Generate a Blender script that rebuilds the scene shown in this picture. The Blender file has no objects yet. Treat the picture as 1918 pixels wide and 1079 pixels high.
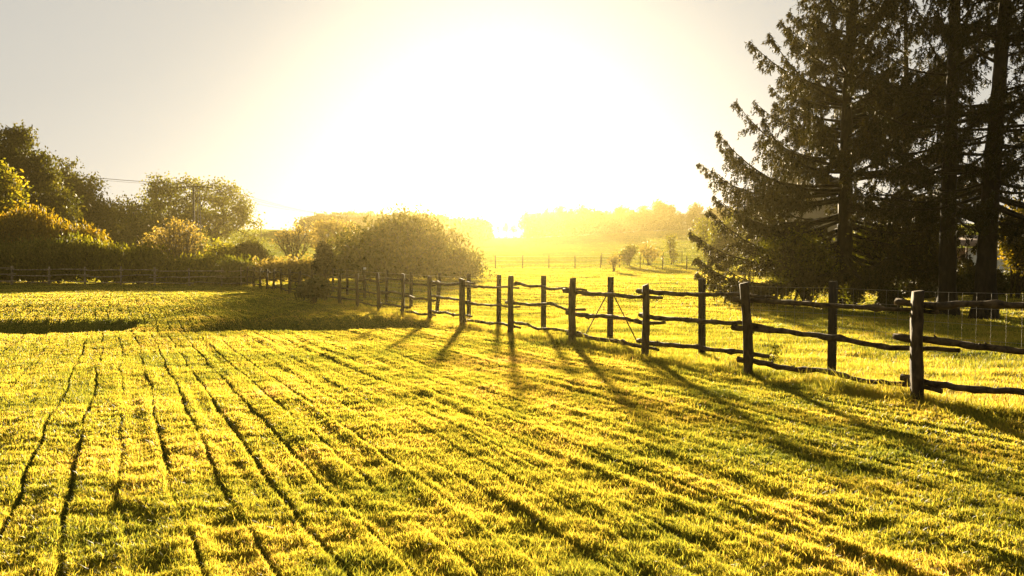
import bpy, math, random
import numpy as np
from mathutils import Vector

# ------------------------------------------------------------------ camera, sky, sun, exposure
sc = bpy.context.scene
C = sc.collection
F = 1278.7; CX = 959.0; CY = 539.5; CAMZ = 1.55
PITCH = math.radians(1.64)
cam = bpy.data.cameras.new("camera"); cam.lens = 24.0; cam.sensor_width = 36.0
cam.clip_start = 0.05; cam.clip_end = 3000
co = bpy.data.objects.new("camera", cam); C.objects.link(co)
co.location = (0, 0, CAMZ); co.rotation_euler = (math.radians(90) - PITCH, 0, 0)
sc.camera = co

SUN_EL = math.radians(9.6); SUN_AZ = math.radians(-0.7)      # azimuth from +Y towards +X
w = bpy.data.worlds.new("World"); sc.world = w; w.use_nodes = True
nt = w.node_tree; nt.nodes.clear()
sky = nt.nodes.new("ShaderNodeTexSky"); sky.sky_type = 'NISHITA'; sky.sun_disc = False
sky.sun_elevation = SUN_EL; sky.sun_rotation = SUN_AZ
sky.air_density = 1.0; sky.dust_density = 1.0; sky.ozone_density = 1.0; sky.altitude = 100
gm = nt.nodes.new('ShaderNodeGamma'); gm.inputs[1].default_value = 0.44
hs = nt.nodes.new("ShaderNodeHueSaturation"); hs.inputs['Saturation'].default_value = 0.12
mx = nt.nodes.new("ShaderNodeMix"); mx.data_type = 'RGBA'; mx.blend_type = 'MULTIPLY'
mx.inputs[0].default_value = 1.0; mx.inputs[7].default_value = (0.80, 0.775, 0.71, 1)
bg = nt.nodes.new("ShaderNodeBackground"); bg.inputs[1].default_value = 0.05
wo = nt.nodes.new("ShaderNodeOutputWorld")
nt.links.new(sky.outputs[0], hs.inputs['Color']); nt.links.new(hs.outputs[0], gm.inputs[0]); nt.links.new(gm.outputs[0], mx.inputs[6])
nt.links.new(mx.outputs[2], bg.inputs[0]); nt.links.new(bg.outputs[0], wo.inputs[0])

sl = bpy.data.lights.new("sun", 'SUN'); sl.energy = 5.0; sl.angle = math.radians(2.0); sl.color = (1.0, 0.80, 0.50)
so = bpy.data.objects.new("sun", sl); C.objects.link(so)
sdir = Vector((math.sin(SUN_AZ) * math.cos(SUN_EL), math.cos(SUN_AZ) * math.cos(SUN_EL), math.sin(SUN_EL)))
so.rotation_euler = (-sdir).to_track_quat('-Z', 'Y').to_euler(); so.location = sdir * 50

sc.view_settings.view_transform = 'Standard'; sc.view_settings.look = 'None'
sc.view_settings.exposure = 3.05; sc.view_settings.gamma = 1.0
sc.render.engine = 'CYCLES'
sc.cycles.use_denoising = True
sc.cycles.max_bounces = 5; sc.cycles.diffuse_bounces = 2; sc.cycles.glossy_bounces = 1
sc.cycles.transmission_bounces = 4; sc.cycles.transparent_max_bounces = 4; sc.cycles.volume_bounces = 0
sc.cycles.sample_clamp_indirect = 4.0

HAZE_DENSITY = 0.00072
HAZE_G = 0.80
HAZE_COL = (0.172, 0.141, 0.060, 1)

# ------------------------------------------------------------------ helpers
rng = np.random.default_rng(7)

def link(o, parent=None):
    C.objects.link(o)
    if parent is not None: o.parent = parent
    return o

def tag(o, label=None, cat=None, group=None, kind=None):
    if label: o['label'] = label
    if cat: o['category'] = cat
    if group: o['group'] = group
    if kind: o['kind'] = kind
    return o

def thing(name, label, cat, loc=(0, 0, 0), group=None):
    o = bpy.data.objects.new(name, None); C.objects.link(o)
    o.location = loc; o.empty_display_size = 0.3
    return tag(o, label, cat, group)

def np_obj(name, V, faces, mat, parent=None, attr=None, smooth=False, loc=None):
    """faces: list of (n,k) int arrays."""
    me = bpy.data.meshes.new(name)
    V = np.asarray(V, dtype=np.float32)
    faces = [np.asarray(f, dtype=np.int32) for f in (faces if isinstance(faces, list) else [faces]) if len(f)]
    nl = sum(f.size for f in faces); npoly = sum(len(f) for f in faces)
    me.vertices.add(len(V)); me.vertices.foreach_set('co', V.ravel())
    me.loops.add(nl); me.polygons.add(npoly)
    me.loops.foreach_set('vertex_index', np.concatenate([f.ravel() for f in faces]))
    st = []; s = 0
    for f in faces:
        st.append(s + np.arange(len(f), dtype=np.int32) * f.shape[1]); s += f.size
    me.polygons.foreach_set('loop_start', np.concatenate(st))
    if attr is not None:
        a = me.attributes.new('tint', 'FLOAT', 'POINT'); a.data.foreach_set('value', np.asarray(attr, dtype=np.float32))
    me.update(calc_edges=True); me.validate()
    if smooth: me.polygons.foreach_set('use_smooth', np.ones(npoly, dtype=bool))
    if mat: me.materials.append(mat)
    o = bpy.data.objects.new(name, me); link(o, parent)
    if loc is not None: o.location = loc
    return o

class MB:
    """collects pieces, builds ONE mesh object"""
    def __init__(s): s.V = []; s.F = {}; s.n = 0; s.A = []
    def add(s, V, faces, a=0.5):
        V = np.asarray(V, dtype=float)
        for f in (faces if isinstance(faces, list) else [faces]):
            f = np.asarray(f, dtype=int)
            if len(f): s.F.setdefault(f.shape[1], []).append(f + s.n)
        s.V.append(V); s.A.append(np.broadcast_to(np.asarray(a, dtype=float), (len(V),))); s.n += len(V)
    def box(s, c, size, rz=0.0, a=0.5):
        x, y, z = np.array(size) / 2
        v = np.array([(i, j, k) for i in (-x, x) for j in (-y, y) for k in (-z, z)])
        cr, sr = math.cos(rz), math.sin(rz)
        v = np.stack([v[:, 0] * cr - v[:, 1] * sr, v[:, 0] * sr + v[:, 1] * cr, v[:, 2]], 1) + np.array(c)
        s.add(v, np.array([(0, 1, 3, 2), (4, 6, 7, 5), (0, 4, 5, 1), (2, 3, 7, 6), (0, 2, 6, 4), (1, 5, 7, 3)]), a)
    def tube(s, P, R, sides=8, caps=True, a=0.5):
        V, Q = tubes(np.asarray(P, float)[None], np.asarray(R, float)[None], sides)
        s.add(V, Q, a)
        if caps:
            n = len(P)
            s.F.setdefault(sides, []).append(np.array([list(range(sides))[::-1], [(n - 1) * sides + i for i in range(sides)]]) + s.n - len(V))
    def build(s, name, mat, parent=None, smooth=False, loc=None):
        return np_obj(name, np.concatenate(s.V), [np.concatenate(v) for v in s.F.values()], mat, parent, np.concatenate(s.A), smooth, loc)

def tubes(P, R, sides=4, rough=None):
    """P (N,m,3) polylines, R (N,m) radii -> verts, quads"""
    N, m, _ = P.shape
    T = np.gradient(P, axis=1); T /= np.linalg.norm(T, axis=2, keepdims=True) + 1e-9
    ref = np.where(np.abs(T[:, :1, 2:3]) > 0.9, np.array([1., 0, 0]), np.array([0, 0, 1.]))
    A = np.cross(T, ref); A /= np.linalg.norm(A, axis=2, keepdims=True) + 1e-9
    B = np.cross(T, A)
    th = np.arange(sides) / sides * 2 * math.pi
    rr = R[:, :, None, None] * (1 if rough is None else rough[..., None])
    V = P[:, :, None, :] + rr * (np.cos(th)[None, None, :, None] * A[:, :, None, :] + np.sin(th)[None, None, :, None] * B[:, :, None, :])
    i = np.arange(N)[:, None, None] * m * sides; j = np.arange(m - 1)[None, :, None] * sides; k = np.arange(sides)[None, None, :]
    k2 = (k + 1) % sides
    q = np.stack([i + j + k, i + j + k2, i + j + sides + k2, i + j + sides + k], -1).reshape(-1, 4)
    return V.reshape(-1, 3), q

def _hash(ix, iy, seed):
    h = (ix.astype(np.int64) * 374761393 + iy.astype(np.int64) * 668265263 + seed * 1442695041) & 0xFFFFFFFF
    h = ((h ^ (h >> 13)) * 1274126177) & 0xFFFFFFFF
    return ((h ^ (h >> 16)) & 0xFFFF) / 65535.0

def vn(x, y, seed=0):
    x = np.asarray(x, float); y = np.asarray(y, float)
    xi = np.floor(x); yi = np.floor(y); fx = x - xi; fy = y - yi
    fx = fx * fx * (3 - 2 * fx); fy = fy * fy * (3 - 2 * fy)
    a = _hash(xi, yi, seed); b = _hash(xi + 1, yi, seed); c = _hash(xi, yi + 1, seed); d = _hash(xi + 1, yi + 1, seed)
    return (a + (b - a) * fx) * (1 - fy) + (c + (d - c) * fx) * fy

def fbm(x, y, seed=0, o=3):
    s = 0; a = .5; t = 0
    for k in range(o):
        s = s + a * vn(x * 2 ** k, y * 2 ** k, seed + k); t += a; a *= .5
    return s / t

def sm(e0, e1, x):
    t = np.clip((np.asarray(x, float) - e0) / (e1 - e0), 0, 1)
    return t * t * (3 - 2 * t)

# ------------------------------------------------------------------ terrain
def fence_x(y): return 4.66 - 0.578 * (np.asarray(y, float) - 7.84)

def sod(x, y):
    """turf-roll seams on the lawn: returns (groove 0..1, per-roll random)"""
    ang = math.radians(30); ux, uy = -math.sin(ang), math.cos(ang)
    u = x * ux + y * uy; v = x * uy - y * ux
    v = v + 0.14 * (fbm(u * .3, v * .3, 91, 2) - .5) + .055 * (fbm(u * 1.9, v * 1.9, 92, 2) - .5)
    W = 0.31
    k = np.floor(v / W); fv = v / W - k
    d = np.minimum(fv, 1 - fv) * W
    kk = np.where(fv > .5, k + 1, k)
    st = (.45 + .5 * (_hash(kk, kk * 0 + 5, 17) > .4)) * (.25 + .9 * sm(.25, .65, fbm(u * 1.3, kk * 3.1, 31, 2)))
    g1 = st * np.exp(-(d / (.009 + .015 * vn(u * 2.1, kk * 2.3, 33))) ** 2)
    Lr = 1.15
    off = _hash(k, k * 0 + 9, 23) * Lr
    uu = (u + off) / Lr; m = np.floor(uu); fu = uu - m
    du = np.minimum(fu, 1 - fu) * Lr
    st2 = _hash(np.where(fu > .5, m + 1, m), k, 41) ** 2 * (.12 + .6 * sm(18, 26, y))
    g2 = st2 * np.exp(-(du / .026) ** 2)
    return np.clip(np.maximum(g1, g2), 0, 1), _hash(k, m, 55)

def is_lawn(x, y): return sm(.1, -.3, np.asarray(x) - fence_x(y)) * sm(52, 49, y)

def big(x, y):
    x = np.asarray(x, float); y = np.asarray(y, float)
    right = sm(-2, 10, x - fence_x(y))
    yy = np.clip(y, 0, None)
    base_r = 0.028 * (np.sqrt((yy - 22) ** 2 + 36) + (yy - 22)) / 2
    base_r = np.where(yy > 72, 1.42 + .004 * np.minimum(yy - 72, 170), base_r)
    base_l = 0.33 * sm(20, 52, yy) + 0.012 * np.clip(yy - 55, 0, 60)
    z = base_l * (1 - right) + base_r * right
    # hill behind
    az = np.arctan2(x, np.maximum(y, 1e-3))
    crest = 9.9 + 2.7 * sm(-.02, .28, az) + 2.4 * sm(-.12, -.35, az)
    r = np.hypot(x, y)
    hill = (np.clip((r - 74) / 166, 0, 1) * .75 + .25 * sm(76, 240, r)) * crest
    z = z + np.where(r > 74, hill, 0) * sm(math.pi * .62, math.pi * .42, np.abs(az))
    z = z + .35 * (fbm(x * .05, y * .05, 3, 2) - .5) * sm(24, 60, r)
    # swell in front of the ditch on the left
    z = z + 0.05 * np.exp(-((y - 14.6) / 2.2) ** 2) * sm(-3, -9, x)
    # ditch
    lip = 16.3 - .8 * sm(-9.5, -11, x) + 0.26 * (x + 8) * sm(-9, -6, x) + .25 * (fbm(x * .6, x * 0 + 2, 66, 2) - .5)
    d = y - lip
    lm = sm(-1.2, -3.0, x) * (sm(-9.0, -8.0, x) + sm(-10.3, -11.2, x)) * (1 + .3 * sm(-10.5, -11.4, x)) + .16 * sm(-7.6, -8.6, x) * sm(-11.6, -10.4, x)
    prof = -0.85 * sm(-.05, .9, d) * sm(5.0, 1.5, d)
    prof = prof + .16 * sm(3.5, 10, d) * sm(30, 12, d)
    z = z + prof * np.clip(lm, 0, 1.25) * sm(.35, 1.7, fence_x(y) - x)
    return z

def rows(x, y):
    """fine continuous ripples running along the turf strips"""
    u = -x * .5 + y * .866; v = x * .866 + y * .5
    return fbm(v * 7.5, u * .55, 131, 2) - .5

def ground_z(x, y, fine=True):
    x = np.asarray(x, float); y = np.asarray(y, float)
    z = big(x, y)
    if fine:
        lw = is_lawn(x, y); r = np.hypot(x, y)
        g, rnd = sod(x, y)
        z = z + lw * (0.010 * (rnd - .5) - 0.032 * g)
        am = .5 + .5 * vn(x * .5, y * .5, 77)
        z = z + lw * am * (0.036 * (fbm(x * 3.6, y * 8.0, 11, 3) - .5) + .022 * (vn(x * 9, y * 17, 13) - .5))
        z = z + lw * .056 * rows(x, y)
        z = z + (.05 * (fbm(x * .45, y * .75, 19, 2) - .5))
        z = z + (1 - lw) * (.10 * (fbm(x * .9, y * 1.6, 15, 3) - .5))
    return z

def gz(x, y): return float(big(x, y))

def ray(px, py):
    v = Vector((px - CX, F * math.cos(PITCH) + (CY - py) * math.sin(PITCH), -F * math.sin(PITCH) + (CY - py) * math.cos(PITCH)))
    return v
def at(px, py, Y):
    v = ray(px, py); t = Y / v.y
    return Vector((v.x * t, Y, CAMZ + v.z * t))
def xat(px, Y): return (px - CX) / F * Y

# ------------------------------------------------------------------ materials
def newmat(name):
    m = bpy.data.materials.new(name); m.use_nodes = True; m.node_tree.nodes.clear()
    return m, m.node_tree.nodes, m.node_tree.links

def ramp(N, stops):
    r = N.new('ShaderNodeValToRGB'); e = r.color_ramp.elements
    e[0].position, e[0].color = stops[0][0], (*stops[0][1], 1); e[1].position, e[1].color = stops[-1][0], (*stops[-1][1], 1)
    for p, c in stops[1:-1]:
        q = e.new(p); q.color = (*c, 1)
    return r

def leafmat(name, stops, trans=0.5, rough=.6, spec=.08, tboost=(1.6, 1.5, .8)):
    m, N, L = newmat(name)
    a = N.new('ShaderNodeAttribute'); a.attribute_name = 'tint'
    r = ramp(N, stops); L.new(a.outputs['Fac'], r.inputs[0])
    p = N.new('ShaderNodeBsdfPrincipled'); p.inputs['Roughness'].default_value = rough; p.inputs['Specular IOR Level'].default_value = spec
    t = N.new('ShaderNodeBsdfTranslucent'); ms = N.new('ShaderNodeMixShader'); ms.inputs[0].default_value = trans
    mu = N.new('ShaderNodeMix'); mu.data_type = 'RGBA'; mu.blend_type = 'MULTIPLY'; mu.inputs[0].default_value = 1; mu.inputs[7].default_value = (*tboost, 1)
    L.new(r.outputs[0], mu.inputs[6]); L.new(mu.outputs[2], t.inputs[0]); L.new(r.outputs[0], p.inputs['Base Color'])
    o = N.new('ShaderNodeOutputMaterial'); L.new(p.outputs[0], ms.inputs[1]); L.new(t.outputs[0], ms.inputs[2]); L.new(ms.outputs[0], o.inputs[0])
    return m

def woodmat(name, c1, c2, scale=(6, 6, 40), bump=.6, rough=.85):
    m, N, L = newmat(name)
    tc = N.new('ShaderNodeTexCoord'); mp = N.new('ShaderNodeMapping'); mp.inputs['Scale'].default_value = scale
    n = N.new('ShaderNodeTexNoise'); n.inputs['Scale'].default_value = 1; n.inputs['Detail'].default_value = 5; n.inputs['Distortion'].default_value = .6
    L.new(tc.outputs['Object'], mp.inputs[0]); L.new(mp.outputs[0], n.inputs['Vector'])
    r = ramp(N, [(.3, c1), (.55, c2), (.75, tuple(min(1, c * 1.8) for c in c2))]); L.new(n.outputs[0], r.inputs[0])
    b = N.new('ShaderNodeBump'); b.inputs['Strength'].default_value = bump; b.inputs['Distance'].default_value = .02; L.new(n.outputs[0], b.inputs['Height'])
    p = N.new('ShaderNodeBsdfPrincipled'); p.inputs['Roughness'].default_value = rough; p.inputs['Specular IOR Level'].default_value = .12
    L.new(r.outputs[0], p.inputs['Base Color']); L.new(b.outputs[0], p.inputs['Normal'])
    o = N.new('ShaderNodeOutputMaterial'); L.new(p.outputs[0], o.inputs[0]); return m

def plain(name, c, rough=.7, metal=0, noise=.25, scale=4):
    m, N, L = newmat(name)
    tc = N.new('ShaderNodeTexCoord'); n = N.new('ShaderNodeTexNoise'); n.inputs['Scale'].default_value = scale; n.inputs['Detail'].default_value = 4
    L.new(tc.outputs['Object'], n.inputs['Vector'])
    r = ramp(N, [(.3, tuple(x * (1 - noise) for x in c)), (.7, tuple(min(1, x * (1 + noise)) for x in c))]); L.new(n.outputs[0], r.inputs[0])
    p = N.new('ShaderNodeBsdfPrincipled'); p.inputs['Roughness'].default_value = rough; p.inputs['Metallic'].default_value = metal
    L.new(r.outputs[0], p.inputs['Base Color']); o = N.new('ShaderNodeOutputMaterial'); L.new(p.outputs[0], o.inputs[0]); return m

M = {}
M['grass'] = leafmat('grass_blades', [(0, (.05, .065, .005)), (.35, (.14, .145, .008)), (.65, (.24, .20, .012)), (.88, (.31, .24, .02)), (1, (.35, .22, .04))], trans=.6, rough=.5, spec=.25, tboost=(2.0, 1.85, 2.8))
M['olive'] = leafmat('olive_leaves', [(0, (.016, .020, .002)), (.6, (.042, .042, .004)), (1, (.085, .070, .008))], trans=.45)
M['willow'] = leafmat('willow_leaves', [(0, (.034, .042, .004)), (.6, (.085, .088, .008)), (1, (.16, .14, .014))], trans=.5)
M['gold'] = leafmat('autumn_leaves', [(0, (.050, .045, .004)), (.5, (.16, .115, .007)), (1, (.27, .14, .008))], trans=.55)
M['yellowgreen'] = leafmat('yellow_green_leaves', [(0, (.038, .044, .004)), (.6, (.13, .125, .009)), (1, (.24, .19, .014))], trans=.55)
M['tan'] = leafmat('tan_leaves', [(0, (.10, .08, .02)), (.6, (.20, .15, .04)), (1, (.30, .22, .08))], trans=.45)
M['spruce'] = leafmat('spruce_needles', [(0, (.006, .007, .001)), (.6, (.015, .015, .0015)), (1, (.045, .036, .004))], trans=.3, rough=.6, tboost=(1.5, 1.3, .7))
M['sprucebark'] = woodmat('dark_spruce_bark', (.004, .003, .0015), (.014, .010, .005), (8, 8, 3), bump=.9)
M['thuja'] = leafmat('thuja_scales', [(0, (.012, .018, .005)), (.7, (.03, .036, .008)), (1, (.07, .06, .012))], trans=.15, rough=.6)
M['bark'] = woodmat('bark', (.010, .007, .003), (.032, .023, .012), (5, 5, 2))
M['twig'] = woodmat('pale_twig_bark', (.06, .045, .025), (.14, .11, .06), (5, 5, 5))
M['pole'] = woodmat('weathered_fence_wood', (.012, .008, .0035), (.042, .028, .013), (14, 14, 5), bump=.9)
M['rail'] = woodmat('barked_fence_rail', (.012, .008, .004), (.058, .040, .020), (10, 10, 10), bump=1.0)
M['litwood'] = woodmat('lit_weathered_wood', (.07, .055, .03), (.20, .16, .10), (10, 10, 6), bump=.5)  # copy of the fence wood, its lit side put into a paler colour
M['darkpost'] = woodmat('dark_timber_post', (.008, .006, .004), (.022, .017, .010), (25, 25, 4), bump=.5)
M['wire'] = plain('galvanised_wire', (.30, .28, .25), .4, .8, .1)
M['rock'] = plain('grey_stone', (.16, .15, .13), .8, 0, .4, 6)
M['concrete'] = plain('grey_concrete', (.06, .05, .035), .8, 0, .3, 3)
M['plaster'] = plain('pale_plaster', (.20, .17, .11), .85, 0, .1, 2)
M['tile'] = plain('roof_tiles', (.14, .09, .06), .8, 0, .3, 3)
M['sheet'] = plain('white_corrugated_sheet', (.62, .62, .58), .5, 0, .08, 3)
M['brick'] = plain('brown_boards', (.16, .08, .04), .8, 0, .3, 3)
M['glass'] = plain('dark_window_glass', (.02, .02, .025), .1, 0, .1, 1)
M['dew'] = plain('dew', (.8, .8, .75), .1, 0, .05, 1)

# ground material
def ground_mat():
    m, N, L = newmat('turf_ground')
    g = N.new('ShaderNodeNewGeometry')
    n1 = N.new('ShaderNodeTexNoise'); n1.inputs['Scale'].default_value = .25; n1.inputs['Detail'].default_value = 6
    n2 = N.new('ShaderNodeTexNoise'); n2.inputs['Scale'].default_value = 9; n2.inputs['Detail'].default_value = 6
    L.new(g.outputs['Position'], n1.inputs['Vector']); L.new(g.outputs['Position'], n2.inputs['Vector'])
    r1 = ramp(N, [(.35, (.05, .06, .010)), (.55, (.085, .085, .012)), (.7, (.12, .10, .02))])
    r2 = ramp(N, [(.3, (.45, .45, .45)), (.7, (1.2, 1.2, 1.1))])
    L.new(n1.outputs[0], r1.inputs[0]); L.new(n2.outputs[0], r2.inputs[0])
    mu = N.new('ShaderNodeMix'); mu.data_type = 'RGBA'; mu.blend_type = 'MULTIPLY'; mu.inputs[0].default_value = 1
    L.new(r1.outputs[0], mu.inputs[6]); L.new(r2.outputs[0], mu.inputs[7])
    b = N.new('ShaderNodeBump'); b.inputs['Strength'].default_value = .8; b.inputs['Distance'].default_value = .05; L.new(n2.outputs[0], b.inputs['Height'])
    p = N.new('ShaderNodeBsdfPrincipled'); p.inputs['Roughness'].default_value = 1; p.inputs['Specular IOR Level'].default_value = 0
    L.new(mu.outputs[2], p.inputs['Base Color']); L.new(b.outputs[0], p.inputs['Normal'])
    o = N.new('ShaderNodeOutputMaterial'); L.new(p.outputs[0], o.inputs[0]); return m
M['ground'] = ground_mat()

# ------------------------------------------------------------------ ground sheet
def build_ground():
    az = np.concatenate([np.linspace(-math.pi, -.85, 60, endpoint=False), np.linspace(-.85, .85, 760), np.linspace(.85, math.pi, 60)[1:-1]])
    r = [.4]
    while r[-1] < 1.5: r.append(r[-1] * 1.08)
    while r[-1] < 30: r.append(r[-1] * 1.0068)
    while r[-1] < 340: r.append(r[-1] * 1.02)
    r = np.array(r)
    R, A = np.meshgrid(r, az, indexing='ij')
    X = R * np.sin(A); Y = R * np.cos(A)
    Z = ground_z(X, Y)
    nr, na = R.shape
    V = np.stack([X, Y, Z], -1).reshape(-1, 3)
    V = np.vstack([V, [[0, 0, float(ground_z(0, 0))]]])
    i = np.arange(nr - 1)[:, None] * na; j = np.arange(na)[None, :]; j2 = (j + 1) % na
    q = np.stack([i + j, i + j2, i + na + j2, i + na + j], -1).reshape(-1, 4)[:, ::-1]
    t = np.stack([np.arange(na), (np.arange(na) + 1) % na, np.full(na, len(V) - 1)], -1)
    o = np_obj('ground', V, [q, t], M['ground'], smooth=True)
    tag(o, kind='structure')
build_ground()

# ------------------------------------------------------------------ grass blades
def build_grass():
    def blades(x, y, r, tall, name, label):
        n = len(x)
        z = ground_z(x, y)
        lw = is_lawn(x, y); g, rnd = sod(x, y)
        g = g * lw
        w_ = .0036 * (np.maximum(r, 2.5) / 3.4) ** .78 * rng.uniform(.6, 1.4, n)
        clump = fbm(x * 3.5, y * 5.5, 201, 2)
        h = tall * (.7 + .6 * clump) * rng.uniform(.4, 1.0, n) ** .8 * (1 + .9 * (rng.uniform(0, 1, n) > .93)) * 1.15 * (1 - .75 * g)
        h = h * (1 + np.clip(r - 30, 0, 150) / 110)
        a = rng.uniform(0, 2 * math.pi, n)
        bx, by = np.cos(a) * w_ / 2, np.sin(a) * w_ / 2
        la = rng.uniform(0, 2 * math.pi, n); lean = np.abs(rng.normal(0, .45, n)) + .1
        lx, ly = np.cos(la) * lean * h, np.sin(la) * lean * h
        patch = fbm(x * .35, y * .35, 301, 3); small = vn(x * 2.3, y * 2.3, 305)
        tint = .49 + .7 * (patch - .5) + .45 * (small - .5) + rng.normal(0, .19, n) + .35 * np.clip(vn(x * .9, y * .9, 307) - .78, 0, 1) * 3
        tint = np.clip(tint - .55 * sm(62, 100, r), 0, 1)  # hill blades coloured darker to offset the over-bright light and haze there
        near = r < 9
        def tri(m):
            k = m.sum()
            V = np.empty((k, 3, 3))
            V[:, 0] = np.stack([x[m] - bx[m], y[m] - by[m], z[m] - .01], -1)
            V[:, 1] = np.stack([x[m] + bx[m], y[m] + by[m], z[m] - .01], -1)
            V[:, 2] = np.stack([x[m] + lx[m], y[m] + ly[m], z[m] + h[m]], -1)
            return V.reshape(-1, 3), np.arange(k * 3).reshape(-1, 3), np.repeat(tint[m], 3)
        def quad(m):
            k = m.sum(); V = np.empty((k, 5, 3))
            V[:, 0] = np.stack([x[m] - bx[m], y[m] - by[m], z[m] - .01], -1)
            V[:, 1] = np.stack([x[m] + bx[m], y[m] + by[m], z[m] - .01], -1)
            mx_, my_ = x[m] + lx[m] * .3, y[m] + ly[m] * .3
            V[:, 2] = np.stack([mx_ + bx[m] * .8, my_ + by[m] * .8, z[m] + h[m] * .6], -1)
            V[:, 3] = np.stack([mx_ - bx[m] * .8, my_ - by[m] * .8, z[m] + h[m] * .6], -1)
            V[:, 4] = np.stack([x[m] + lx[m], y[m] + ly[m], z[m] + h[m]], -1)
            b = np.arange(k)[:, None] * 5
            return V.reshape(-1, 3), np.concatenate([b + [0, 1, 2], b + [0, 2, 3], b + [3, 2, 4]]), np.repeat(tint[m], 5)
        V1, f1, t1 = quad(near); V2, f2, t2 = tri(~near)
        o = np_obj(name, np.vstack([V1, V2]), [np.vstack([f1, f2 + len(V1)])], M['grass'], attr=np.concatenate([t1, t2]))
        tag(o, label, 'grass', kind='stuff')
    N = 2200000
    s = rng.uniform(math.sqrt(1.6), math.sqrt(252), N); r = s * s
    N2 = 1500000; r = np.concatenate([r, (1.25 + 4.0 * rng.beta(1.0, 1.9, N2)) ** 2]); N += N2
    az = rng.uniform(-.80, .80, N)
    x = r * np.sin(az); y = r * np.cos(az)
    lawn = is_lawn(x, y) > .5
    df = np.abs(x - fence_x(y)) * .866
    band = np.exp(-(df / .38) ** 2) * (x - fence_x(y) < 1.5)
    g, _ = sod(x, y)
    keep = ~lawn | (rng.uniform(0, 1, N) > g * .85)
    tall = np.where(lawn, .027, .05) + .15 * band * (vn(x * 2, y * 2, 88) ** 1.2)
    for m, nm, lb in ((lawn & keep, 'lawn_grass', 'short mown yellow green grass of the turf lawn with seams'),
                      (~lawn & keep, 'meadow_grass', 'longer sunlit golden grass of the meadow beyond the fence')):
        blades(x[m], y[m], r[m], tall[m], nm, lb)
build_grass()

# ------------------------------------------------------------------ fences
def crooked(p0, p1, r0, r1, g, n=22, bend=.05, kink=.02, sides=8):
    p0 = np.array(p0, float); p1 = np.array(p1, float); L = np.linalg.norm(p1 - p0)
    t = np.linspace(0, 1, n)
    P = p0 + (p1 - p0) * t[:, None]
    d = (p1 - p0) / L; s = np.cross(d, [0, 0, 1]); s /= np.linalg.norm(s) + 1e-9; u = np.cross(s, d)
    def wob(amp):
        k = g.integers(4, 8); kn = g.normal(0, 1, k + 1)
        kn[0] *= .3; kn[-1] *= .5
        return np.interp(t, np.linspace(0, 1, k + 1), kn) * amp
    P += u * (wob(bend) + g.normal(0, kink * .25, n))[:, None] * L / 2.5
    P += s * (wob(bend * .35) + g.normal(0, kink * .15, n))[:, None] * L / 2.5
    P[1:-1] = P[:-2] * .1 + P[1:-1] * .8 + P[2:] * .1
    R = np.interp(t, [0, 1], [r0, r1]) * (1 + g.normal(0, .07, n)) 
    for k in g.integers(1, n - 1, 3): R[k] *= 1.28
    rough = 1 + g.normal(0, .10, (1, n, sides))
    V, Q = tubes(P[None], R[None], sides, rough)
    return P, R, V, Q

def rail_mesh(name, parent, p0, p1, r0, r1, g, near=True, mat='rail'):
    P, R, V, Q = crooked(p0, p1, r0, r1, g, 30 if near else 12, .019, .020, 9 if near else 5)
    sd = 9 if near else 5; n = len(P)
    mb = MB(); mb.add(V, Q, .5)
    mb.F.setdefault(sd, []).append(np.array([list(range(sd))[::-1], [(n - 1) * sd + i for i in range(sd)]]))
    if near:                                   # stubs of cut side twigs
        for k in g.integers(2, n - 3, 3):
            d = g.normal(0, 1, 3); d[2] = -abs(d[2]) if g.random() < .4 else abs(d[2]); d /= np.linalg.norm(d)
            mb.tube([P[k], P[k] + d * (R[k] + .012), P[k] + d * (R[k] + g.uniform(.02, .05))], [R[k] * .45, R[k] * .3, R[k] * .2], 5)
    return mb.build(name, M[mat], parent, smooth=near)

def post_mesh(name, parent, x, y, h, rad, g, near=True, mat='pole'):
    z = gz(x, y); n = 14 if near else 5; sd = 11 if near else 6
    t = np.linspace(0, 1, n)
    lx, ly = g.normal(0, .022, 2) * h
    P = np.stack([x + lx * t + .012 * np.sin(t * 5 + g.random() * 6), y + ly * t, z - .12 + (h + .12) * t], -1)
    R = rad * np.interp(t, [0, 1], [1.08, .95]) * (1 + g.normal(0, .04, n))
    rough = 1 + g.normal(0, .10, (1, 1, sd)) + g.normal(0, .03, (1, n, sd)) + .1 * np.cos(np.arange(sd) / sd * 4 * math.pi + g.random() * 6)[None, None, :]
    V, Q = tubes(P[None], R[None], sd, rough)
    sl = g.uniform(-.35, .35)                  # slanted saw cut
    top = slice((n - 1) * sd, n * sd)
    V[top, 2] += (V[top, 0] - P[-1, 0]) * sl + .02
    mb = MB(); mb.add(V, Q, .5)
    mb.F.setdefault(sd, []).append(np.array([[(n - 1) * sd + i for i in range(sd)]]))
    return mb.build(name, M[mat], parent, smooth=False)

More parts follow.
